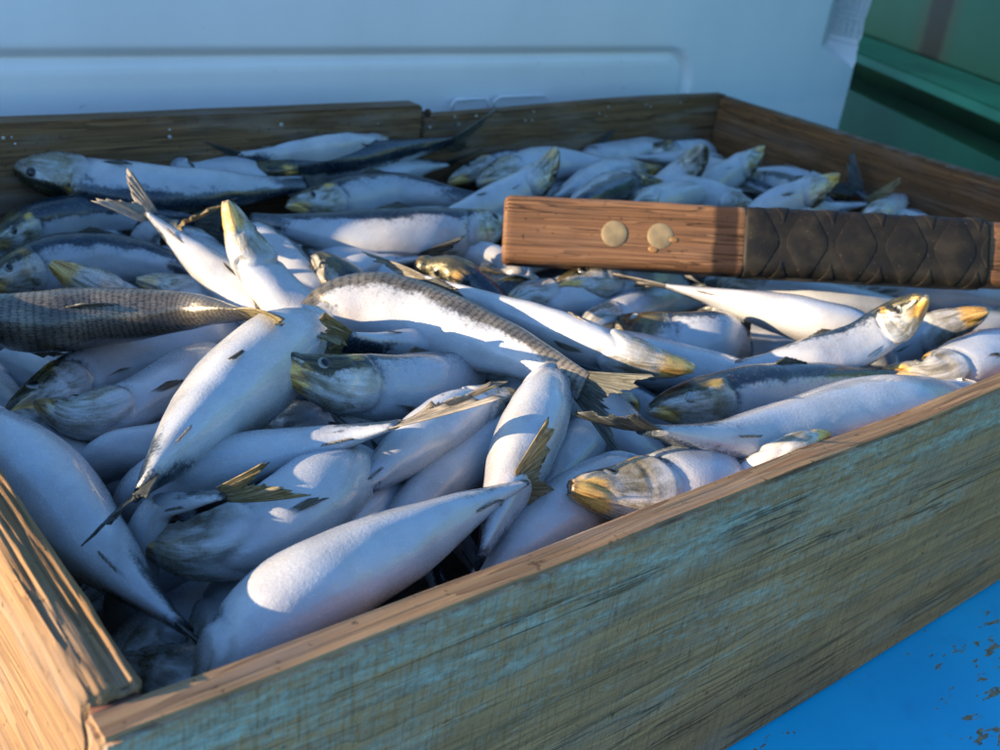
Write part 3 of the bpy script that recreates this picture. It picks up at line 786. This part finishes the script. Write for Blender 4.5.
    if g > 0:     # open mouth: the lip turns inward to a dark throat
        rings = [(.012, .88), (.035, .78), (.07, .55), (.10, .2)]
        prev = np.arange(NA)
        for (dp, kk) in rings:
            ctr = C[0] + T[0] * dp * L; R0 = V[:NA] - C[0]
            ring = ctr + R0 * kk; V = np.vstack([V, ring]); pig = np.vstack([pig, np.tile((0, .3 if dp < .02 else 0, .4, .5 if dp < .02 else 1.), (NA, 1))]); uv = np.vstack([uv, uv[:NA]])
            cur = np.arange(len(V) - NA, len(V)); F += [[int(prev[(a + 1) % NA]), int(prev[a]), int(cur[a]), int(cur[(a + 1) % NA])] for a in range(NA)]; prev = cur
        F.append([int(a) for a in prev])
    else:
        V = np.vstack([V, C[0] - T[0] * .006 * L - Dd[0] * .004 * L]); pig = np.vstack([pig, pig[:NA].mean(0)]); uv = np.vstack([uv, uv[0]])
        tip = len(V) - 1; F += [[tip, int((a + 1) % NA), int(a)] for a in range(NA)]
    F.append([int(a) for a in last])
    mid = len(ts) // 2
    org = C[mid].copy(); org[2] = V[:, 2].min()
    root = empty('sardine', tuple(org)); tag(root, f['label'], 'fish', 'sardines heaped in the crate')
    me = mk_mesh('body', V - org, F); add_uv(me, uv); add_col(me, 'pig', pig)
    body = obj('body', me, M['skin_scaled'] if st in ('scaled', 'allscaled') else M['skin'], root)
    def surf(t, a):
        q = np.searchsorted(ts, t); cc, ss = math.cos(a), math.sin(a)
        ca = int(round((a % (2 * math.pi)) / (2 * math.pi) * NA)) % NA
        pos = V[q * NA + ca]; nr = Dd[q] * cc / max(hd[q] if cc > 0 else hv[q], .003) + B[q] * ss / max(wd[q], .003); nr /= np.linalg.norm(nr)
        return pos, nr, T[q], Dd[q], B[q]
    if hvis:
        for sgn in (1, -1):
            p, nr, tt_, _, _ = surf(.105, sgn * R_(62)); o = obj('eye', eye_me, None, root); rds = .0215 * L
            y_ = np.cross(nr, tt_); y_ /= np.linalg.norm(y_); x_ = np.cross(y_, nr)
            q = p - org - nr * .005 * L
            mw = Matrix(((x_[0] * rds, y_[0] * rds, nr[0] * rds, q[0]), (x_[1] * rds, y_[1] * rds, nr[1] * rds, q[1]), (x_[2] * rds, y_[2] * rds, nr[2] * rds, q[2]), (0, 0, 0, 1)))
            o.matrix_local = mw
            obj('pupil', pup2_me if f['lens'] else pup_me, None, o)
            p, nr, tt_, _, _ = surf(.262, sgn * R_(138)); y_ = np.cross(nr, tt_); y_ /= np.linalg.norm(y_)
            od = tt_ * .98 + nr * .10; od /= np.linalg.norm(od); n_ = np.cross(y_, od); n_ /= np.linalg.norm(n_)
            fin_obj('pectoral_fin', fan(p - nr * .0006, y_, od, n_, .12 * L, .005 * L, 3.5, 4, 5, 0, .12, -.03, seed + sgn, taper=.6), M['fin_' + ('pale' if st in ('pale', 'edge') else 'grey')], root, org)
    if k % 7 == 0 and k < 500 and 80 < (f['roll'] % 360) < 280:
        p, nr, tt_, _, _ = surf(.53, R_(166) * (1 if k % 2 else -1)); y_ = np.cross(nr, tt_); y_ /= np.linalg.norm(y_)
        od = tt_ * .99 + nr * .07; od /= np.linalg.norm(od); n_ = np.cross(y_, od); n_ /= np.linalg.norm(n_)
        fin_obj('pelvic_fin', fan(p - nr * .0004, y_, od, n_, .07 * L, .0035 * L, 2, 3, 4, 0, .15, -.02, seed + 21, taper=.7), M['fin_pale'], root, org)
    belly_up = 118 < (f['roll'] % 360) < 242
    p, nr, tt_, d_, b_ = surf(.47, 0.)
    od = tt_ * .93 + d_ * .30; od /= np.linalg.norm(od); al = tt_ * .75 - d_ * .1; al /= np.linalg.norm(al)
    if not belly_up: fin_obj('dorsal_fin', fan(p - nr * .0008, al, od, b_, .06 * L, .055 * L, 8, 8, 4, 0, .2, 0.02, seed + 30, taper=.4), M['fin_grey'], root, org)
    p, nr, tt_, d_, b_ = surf(.80, math.pi); od = tt_ * .9 - d_ * .22; od /= np.linalg.norm(od)
    fin_obj('anal_fin', fan(p - nr * .0006, tt_, od, b_, .016 * L, .06 * L, 5, 8, 3, 0, .25, 0., seed + 31), M['fin_pale'], root, org)
    if tvis:
        q = len(ts) - 1; fs = M['fin_' + f['fin']]
        tw = R_(f['tb']); n_ = B[q] * math.cos(tw) + Dd[q] * math.sin(tw); al = Dd[q] * math.cos(tw) - B[q] * math.sin(tw)
        fin_obj('tail_fin', fan(C[q] - T[q] * .012 * L, al, T[q], n_, .235 * L * f['tl'], .034 * L, f['spread'], 15, 8, .62, .26, (k % 5 - 2) * .05, seed + 40), fs, root, org)
    return root
# spines run snout -> tail base in photo pixels; roll 0 = back towards the camera, 180 = belly, +90 = back on the left of travel
# --- along the back board
S([(13,165),(60,178),(150,190),(230,190),(306,183)], 'full', 'spotted dark-backed sardine with bare head raised against the back board', -62, 2, 0.7, style='spotted', fin='grey', spread=30, gold=.5)
S([(400,150,-.006),(330,153,.004),(238,158,.01)], 'tail', 'slim pale blue sardine with forked tail touching the back board', 120, 2.2, .8, fin='dark', spread=24, tb=10.0)
S([(232,178,-.004),(330,163,.002),(400,152,.004),(452,142,.009)], 'full', 'navy-backed sardine lying along the back board, fanned tail in front of the step', 35, 1, .9, style='dark', fin='grey', spread=38, tl=1.0)
S([(330,186),(390,172),(446,163)], 'tail', 'pale sardine with bright blue tail root under the navy-backed one', 150, 0, .9, fin='dark', spread=20, tb=50)
S([(288,204),(330,200),(400,190),(478,200)], 'head', 'broad pale sardine with eye showing behind the spotted one\'s tail', 95, 1, 1.05)
S([(507,222),(455,232),(380,233),(300,228),(250,222)], 'head', 'long sardine with sunlit pinkish head touching the wooden butt', -95, 2, 1.0, style='edge', gold=.5, L=.19)
S([(477,183),(505,172),(560,163),(640,172)], 'head', 'blue-white sardine with dark-nosed head beside the navy fish\'s tail', 130, 1, 1.1, gold=.3)
S([(557,150,.034),(540,178,.012),(500,205,-.006),(440,225,-.012)], 'head', 'sardine with narrow head pointing up behind the wooden butt', 118, 2, .95, gold=.4, hdark=.45)
S([(448,182),(478,170),(520,165)], 'head', 'half-buried sardine head between navy tail and dark-nosed head', 110, -1, .9)
S([(650,168),(600,178),(550,200)], 'mid', 'plump pale sardine with a dark slit fin behind the butt rivets', 175, 1, 1.1)
S([(662,184),(630,186),(580,205)], 'head', 'sardine with blunt dark mottled head above the second rivet', 25, 2, 1.1, style='dark', hdark=1.0)
S([(560,172),(594,152)], 'tail', 'sardine with one thin tail lobe upright against the back board', 180, 0, .8, fin='dark', spread=10, tb=60)
S([(690,160),(650,158),(628,156)], 'tail', 'sardine with dark tail raised near the back board by the far corner', 180, 1, .9, fin='dark', spread=22, tb=60)
S([(704,147,.034),(690,168,.010),(662,195,-.014)], 'head', 'sardine with bluish head pointing up near the far corner', 118, 2, .95, gold=.2, hdark=.45)
S([(650,168),(690,157),(730,168)], 'mid', 'pale sardine lying along the back board at the far corner', 160, 0, 1.0)
S([(763,149,.02),(742,168,.004),(705,193,-.014)], 'head', 'sardine with yellow-tipped head rising between two others by the right board', 118, 2, .95, gold=0.5, hdark=.45)
S([(640,205),(690,194),(740,190)], 'tail', 'pale sardine flat behind the dark band of the butt', 165, 1, 1.0, fin='grey')
S([(850,196),(790,182),(720,184)], 'head', 'long pale sardine behind the rubber grip', 150, 0, 1.0, L=.18)
S([(838,177,.018),(814,192,.004),(775,210,-.012)], 'head', 'sardine with yellow-lipped head rising behind the rubber grip', 118, 2, .95, gold=.8, hdark=.45)
S([(905,225),(880,208),(858,190)], 'tail', 'sardine with blue-grey forked tail raised at the right board', 30, 1, .85, fin='dark', spread=32, tb=60)
S([(800,214),(835,208),(868,203)], 'tail', 'sardine with golden tail spread just above the rubber grip', 165, 1, .9, fin='gold', spread=28, tb=75)
S([(850,224),(920,218),(975,216)], 'mid', 'pale sardine sliver low beside the right board', 170, 0, .9)
S([(741,260),(737,228),(734,209)], 'tail', 'sardine with short golden tail upright behind the dark band', 90, 1, .7, fin='gold', spread=16, tl=.6)
S([(700,176),(730,186),(790,205)], 'mid', 'shaded sardine wedged beneath the heads behind the grip', 60, -1, .9, style='edge')
S([(590,160),(625,154),(660,150)], 'mid', 'shaded pale sardine under the raised dark tail', 150, -1, .9)
# --- left, towards the back
S([(-12,242),(40,222),(110,212),(195,222)], 'full', 'dark-edged sardine below the spotted one at the left board', 62, 1, 1.0, style='edge', dark=.15)
S([(-45,258),(30,240),(110,232)], 'mid', 'plain white sardine squeezed under the dark-edged one', 150, 0, .9)
S([(-18,284),(40,264),(100,256),(160,262),(200,275)], 'full', 'white sardine with faint cheek lines and dark rim, above the scaly one', 82, 1, 1.1, style='edge')
S([(300,335,-.012),(252,304,-.002),(200,260,.012),(147,214,.026)], 'tail', 'sardine with pale forked tail sticking up, lying over the others at left', 172, 3, 1.05, fin='pale', spread=20, tl=0.85, tb=75)
S([(150,229,-.008),(178,226,.004)], 'tail', 'sardine with sunlit yellow tail fanned to the nose of the upright head', 110, 3, .8, fin='gold', spread=26, tl=1.35, dip=3.0, L=0.12, tb=45.0)
S([(228,203,.046),(246,245,.024),(278,292,.004),(325,335,-.01)], 'head', 'sardine with yellow-jawed head pointing up, belly showing', 150, 3, .9, gold=0.7)
S([(250,238,.004),(278,258,.0),(320,298,-.008)], 'mid', 'sardine with dark gill edge behind the yellow-jawed head', 120, 1, .95, style='edge', dip=1.4)
S([(316,255,.01),(345,286),(380,318,-.014)], 'head', 'sardine with black-topped snout and eye between two pale bodies', 50, 1, .95, style='edge', gold=.2)
S([(318,250),(370,272),(440,300)], 'mid', 'pale sardine under the long pink-headed one', 170, 0, .95)
S([(-75,305),(10,322),(100,316),(190,311,.004),(248,314,.014)], 'full', 'dark scaly sardine with golden tail, half sunlit, at the left board', 18, 4.5, 0.95, style='allscaled', fin='gold', spread=15, tl=1.35, L=.2)
S([(53,264,.014),(85,283,.002),(130,306,-.018)], 'head', 'sardine with orange-tipped snout above the scaly one', 172, 2, .85, gold=0.8)
S([(140,280),(180,290),(245,318)], 'head', 'sardine with small grey snout above the scaly one\'s tail', 165, 1, .85, gold=.4)
S([(7,416),(45,396),(120,360),(215,335)], 'head', 'sardine with dark yellow-jawed head below the scaly one', 120, 1, 1.0, gold=0.7, hdark=.5)
S([(41,404),(88,416),(142,400),(195,365)], 'head', 'sardine with streaked golden-grey head beside the dark yellow-jawed one', 150, 2, 0.86, gold=0.5)
S([(-40,345),(30,372),(90,400)], 'mid', 'shaded sardine deep below the scaly one', 160, -1, 1.0)
S([(-30,360),(0,405),(25,470)], 'mid', 'pale sardine edge at the left board beside the dark head', 170, 0, .9)
S([(190,240),(225,268),(270,305)], 'mid', 'pinkish sardine in the gap under the golden tail', 170, 0, .9)
# --- middle
S([(320,330,-.008),(282,352),(222,402),(168,458,.004),(143,487,.010)], 'tail', 'very plump white sardine with one sunlit spot, tail at lower left', 172, 4.6, 1.22, fin='dark', spread=12.0, tl=0.75, L=.19, style='pale', dark=.1, tb=20.0)
S([(348,306),(405,312),(470,335),(530,358),(584,387)], 'tail', 'sunlit sardine with scaly brown back and torn fin, in the middle', 98, 4, 0.95, style='scaled', fin='grey', spread=18, tl=.95, dark=-0.3, twist=-25, L=0.205, dip=2.6)
S([(690,369),(640,360),(570,338),(500,312),(428,280)], 'full', 'slender sunlit sardine with orange snout and long thin tail', 165, 4, .9, fin='pale', spread=6, tl=1.3, gold=0.75)
S([(420,267),(456,275)], 'head', 'sardine with gaping cream mouth beside the thin tail', 40, 2, .8, style='edge', gape=1.0, gold=0.6, dip=1.6, hdark=.6)
S([(547,296),(515,294)], 'head', 'dark sardine head with open mouth below the wooden butt', -20, 1, .72, style='dark', gape=.8, gold=0.7, dip=1.6, hdark=1.0)
S([(515,300),(580,298),(660,272)], 'mid', 'plump shaded sardine beneath the wooden butt', 172, 1, 1.15)
S([(860,338,-.006),(825,326),(745,305),(668,287)], 'tail', 'bright white ribbed sardine stretched below the rubber grip', 172, 2.5, 1.0, fin='pale', spread=8, L=.185, dip=2.0)
S([(617,321),(655,333),(700,338),(722,338,-.006)], 'head', 'sardine with small dark head and round eye under the ribbed white one', 105, 1, .95, style='pale', gape=.35, hdark=1.0, lens=True, gold=.2, dip=2.0)
S([(590,330),(655,303),(720,300)], 'mid', 'pale sardine between wooden butt and small dark head', 172, 0, 1.0)
S([(700,330),(760,345),(830,352)], 'mid', 'grey shaded sardine beneath the ribbed white one', 172, -1, 1.0)
S([(545,338),(640,362),(760,378)], 'mid', 'blue shaded sardine with a thin dark fin under the orange snout', 168, 1, 1.0, L=.19)
S([(923,297,.034),(893,320,.016),(850,346,.002),(790,358,-.004),(715,368,-.018)], 'full', 'sardine with olive head lifted and turned up, below the grip', -110, 3.3, 0.66, gold=0.7, style='edge', hdark=.4, twist=-100.0)
S([(986,313,.016),(950,326,.008),(912,345,-.004),(860,370,-.02)], 'head', 'sardine with orange lower jaw and grey cheek beside the olive head', 140, 2, .95, gold=0.75)
S([(740,285),(820,300),(910,310)], 'mid', 'shaded sardine just under the rubber grip', 165, 1, 1.0)
S([(860,292),(940,297),(1040,305)], 'mid', 'bluish sardine under the far end of the grip', 165, 1, 1.0)
S([(905,330),(980,330),(1050,322)], 'mid', 'white sardine beyond the orange lower jaw', 170, 0, 1.0)
# --- right front
S([(651,408),(700,400),(770,390),(850,383),(910,380)], 'full', 'sardine with large round eye and black back stripe beside the front board', 74, 2.2, 0.85, style='edge', gold=0.6, lens=True, spread=12, tl=.5, dark=.05)
S([(886,371),(928,378),(985,358),(1055,338)], 'head', 'sardine with amber mouth and pink jaw on the front board rim', 140, 3, 1.08, gold=0.75, gape=.3)
S([(960,412,-.006),(880,424),(790,437),(710,440),(648,430)], 'tail', 'big frosty white sardine with dark tail along the front board', 172, 5, 1.35, fin='dark', spread=26.0, tl=0.7, tb=0.0, dip=2.0, L=0.2)
S([(826,435,.002),(800,448,-.004)], 'head', 'sardine with only its yellow snout over the front board rim', 165, 4.3, .6, gold=1.0, L=.11, dip=3., hdark=.2)
S([(571,487),(620,494),(680,490),(712,487,-.006)], 'head', 'fat sardine with crumpled orange-lipped head at the front board', 140, 3.4, 1.4, gold=0.8, gape=.25, dip=2.2)
S([(556,372),(540,412),(518,465),(480,560)], 'mid', 'plump sunlit sardine standing bent over, tail fins crossing it', 178, 3, 1.2)
S([(625,405),(588,440),(540,500)], 'mid', 'bluish sardine right of the plump bent one', 172, 1, 1.1)
S([(620,480),(555,522),(490,575)], 'mid', 'lavender sardine with small dark fin at the front board', 172, 1, 1.15)
# --- front left
S([(262,622,-.002),(335,577),(420,533),(485,500),(520,483)], 'tail', 'largest sardine with sunlit patch and dark blue tail along the front board', 165, 4, 1.15, fin='gold', spread=38.0, tl=0.75, L=0.165, tb=75.0, dip=2.6)
S([(512,395),(465,415),(412,447),(366,485),(342,506)], 'full', 'sardine with sunlit belly and small wound hole, tail pointing to lower left', 172, 3, 1.15, fin='grey', spread=16, tl=.95, tb=60)
S([(160,484,-.016),(200,472,-.007),(270,454,-.002),(350,436,.003),(398,424,.008)], 'tail', 'long smooth sardine with thin pointed tail over the wounded one', 172, 4.5, 1.0, fin='pale', spread=7, tl=1.25, L=0.165, dip=2.5)
S([(160,508,-.004),(180,503),(226,494,.008)], 'tail', 'sardine with two broken sunlit tail tips', 160, 4.6, .9, fin='gold', spread=15.0, tl=0.95, dip=4.0, tb=65, L=0.12)
S([(139,538),(190,546),(262,530),(312,495,-.006),(345,470,-.016)], 'head', 'curled sardine with greenish-yellow head in the front left shade', 150, 3, 1.2, gold=.7)
S([(-40,425),(15,468),(78,530),(140,592),(184,628,-.004)], 'tail', 'huge smooth shaded sardine beside the left board, navy tail end', 178, 3.2, 1.22, fin='dark', spread=10, tl=0.4, L=.19)
S([(15,425),(80,466),(165,488)], 'mid', 'shaded sardine with folded fin between two plump ones at left', 172, 0, 1.05)
S([(126,660),(165,672),(200,690)], 'head', 'sardine with grey head deep in the front left corner', 160, 0, .9, gold=.1)
S([(140,650),(230,600),(325,548)], 'mid', 'dark shaded sardine below the curled one', 172, 0, 1.1)
S([(290,575),(360,515),(430,470)], 'mid', 'shaded sardine under the wounded one\'s tail', 172, 1, 1.05)
S([(520,425),(455,472),(395,525)], 'mid', 'shaded sardine between the wounded and the largest one', 172, 1, 1.1)
S([(277,362,.010),(322,377,.002),(385,385,-.010),(440,380,-.020),(475,372,-.03)], 'head', 'sardine with open-mouthed olive head biting towards the plump white one', 105, 4.7, 0.92, style='pale', gape=.8, gold=.8, hdark=.6)
S([(331,384,.006),(345,403),(375,425,-.015)], 'head', 'sardine with sunlit triangular snout below the olive head', 110, 3.2, 0.8, gold=.7, dip=2.0, L=0.11)
S([(420,352,-.014),(385,347,-.004),(346,342,.006)], 'tail', 'sardine with yellow brush-like tail against the plump white one', 120, 4.2, .9, fin='gold', spread=20, tl=.8)
S([(468,369),(510,378),(570,396)], 'head', 'sardine with orange-topped nose under the scaly-backed one', 150, 1, .95, gold=0.8)
S([(320,388),(280,404),(225,432)], 'mid', 'dark sardine in the hollow right of the plump white one', 30, 0, .9, style='dark')
S([(231,421),(268,420),(330,432)], 'head', 'sardine with thin yellow snout tucked behind the long smooth one', 165, 0, .7, gold=1.1)
S([(580,400),(640,396),(700,400)], 'mid', 'deep shaded sardine under the round-eyed one', 60, -1, 1.0, style='edge')
S([(420,300),(480,290),(560,310)], 'mid', 'shaded sardine beneath the slender sunlit one', 60, -1, .9, style='edge')

S([(258,412),(296,420),(340,440)], 'head', 'small sardine with brownish snout in the hollow under the olive head', 120, -.5, .8, L=.14, hdark=.6, gold=.5)
S([(560,388),(600,398),(650,412)], 'mid', 'slim shaded sardine under the scaly-backed one\'s tail', 120, -.3, .85, style='edge')
S([(498,262),(470,258),(430,250)], 'mid', 'shaded sardine between the pink head and the gaping cream mouth', 150, .5, .8)
S([(555,286),(590,282),(640,276)], 'head', 'sardine with pale snout tucked against the underside of the butt', 120, 1.2, .8, hdark=.5)
S([(640,150),(665,152),(700,150)], 'head', 'small-headed sardine beside the back board, above the mottled head', 110, .8, .8, L=.14, hdark=.5)
S([(716,168),(735,176),(770,190)], 'tail', 'sardine with grey tail between the yellow-tipped and yellow-lipped heads', 120, 1, .8, L=.14, tb=50, fin='grey')
S([(872,214),(890,207),(905,195)], 'tail', 'sardine with small dark tail fork near the right board', 120, 1.2, .7, L=.13, fin='dark', spread=30, tb=60)
S([(175,168),(215,170),(262,172)], 'mid', 'bluish sardine behind the spotted one by the back board', 150, .3, .8)
S([(190,440),(165,450),(120,455)], 'mid', 'shaded sardine in the gap left of the very plump one', 170, 0, .9)
S([(240,590),(280,560),(330,530)], 'mid', 'shaded sardine squeezed between the curled and the largest one', 172, .8, .9)
S([(355,268),(385,262),(420,256)], 'tail', 'sardine with grey tail under the long pink-headed one', 150, .8, .8, fin='grey', tb=60, L=.14)
S([(690,352),(730,356),(790,352)], 'mid', 'shaded sardine between the dark round-eyed head and the olive head', 168, .3, .9)

layout()
for k, f in enumerate(FISH): build_fish(k, f)

# the layers beneath: what shows of them in the gaps
def deep_layer():
    n0 = len(FISH); cnt = 0
    spots = []
    for iy in range(6):
        for ix in range(7):
            x = .10 + ix * .113 + rng.uniform(-.03, .03); y = .06 + iy * .085 + rng.uniform(-.02, .02)
            spots.append((x, y))
    return spots
DEEP = {7: 'shaded sardine lowest in the pile under the huge smooth one', 48: 'pale sardine wedged under the handle where wood meets rubber',
        51: 'shaded sardine behind the handle where wood meets rubber', 52: 'shaded sardine directly beneath the end of the wooden butt',
        53: 'plain shaded sardine body below the yellow-tipped head'}
for k, (x, y) in enumerate(deep_layer() + [(.60, .10), (.70, .08), (.78, .12), (.62, .20), (.72, .19), (.80, .24), (.52, .27), (.60, .32), (.70, .30), (.66, .40), (.45, .34), (.78, .36)]):
    a = rng.uniform(0, 2 * math.pi); z = (.090 if k < 42 else .119) + rng.uniform(-.006, .006) - .012 * y / .55 - .018 * max(0, 1 - x / .25)
    d = np.array((math.cos(a), math.sin(a) * .8, 0)); P = np.array([np.array((x, y, z)) + d * s * .085 for s in np.linspace(-1, 1, NND)])
    P[:, 0] = np.clip(P[:, 0], .045, LX - .045); P[:, 1] = np.clip(P[:, 1], .035, LY - .05); P[:, 2] += .004 * np.cos(np.linspace(-2, 2, NND))
    f = dict(P=P, end='mid', label=DEEP.get(k, 'shaded sardine of the lower layer, mostly buried under the others'), roll=150 + rng.uniform(-60, 60), L=.165, fat=1.0, style='edge', gape=0, fin='grey', spread=20, tl=1, twist=0, gold=.3, dark=0, tb=0, lens=False, hdark=0.)
    build_fish(500 + k, f)

# loose fish scales stuck to the boards, far too small and many to count
def scale_bits():
    V = []; F = []; r3 = np.random.default_rng(5)
    def disc(p, n, r):
        n = np.array(n, float); a = np.cross(n, (.3, .5, .8)); a /= np.linalg.norm(a); b = np.cross(n, a); i0 = len(V)
        for k in range(7):
            t = 2 * math.pi * k / 7; V.append(p + (a * math.cos(t) + b * math.sin(t) * .8) * r * (1 + .2 * r3.random()))
        V.append(p + n * .0005); F.extend((i0 + k, i0 + (k + 1) % 7, i0 + 7) for k in range(7))
    for _ in range(34):
        left = r3.random() < .5; x = r3.uniform(.1, .84)
        y = LY - BT - (.0072 if x < xs_ else .0012); disc(np.array((x, y, H - .004 - .03 * r3.random() ** 1.5)), (0, -1, 0), r3.uniform(.0006, .0018))
    o = obj('loose_fish_scales', mk_mesh('loose_fish_scales', np.array(V), F, False), M['scale']); o['kind'] = 'stuff'; o['label'] = 'loose silvery fish scales stuck to the crate boards'; o['category'] = 'fish scales'
sN = NT('loose_scale_silver'); sN.set(Metallic=.3); M['scale'] = sN.finish(sN.mix(sN.rampf(sN.noise(sN.coord(), 200), .3, .7), (.35, .36, .38), (.55, .55, .55)), .25)
scale_bits()
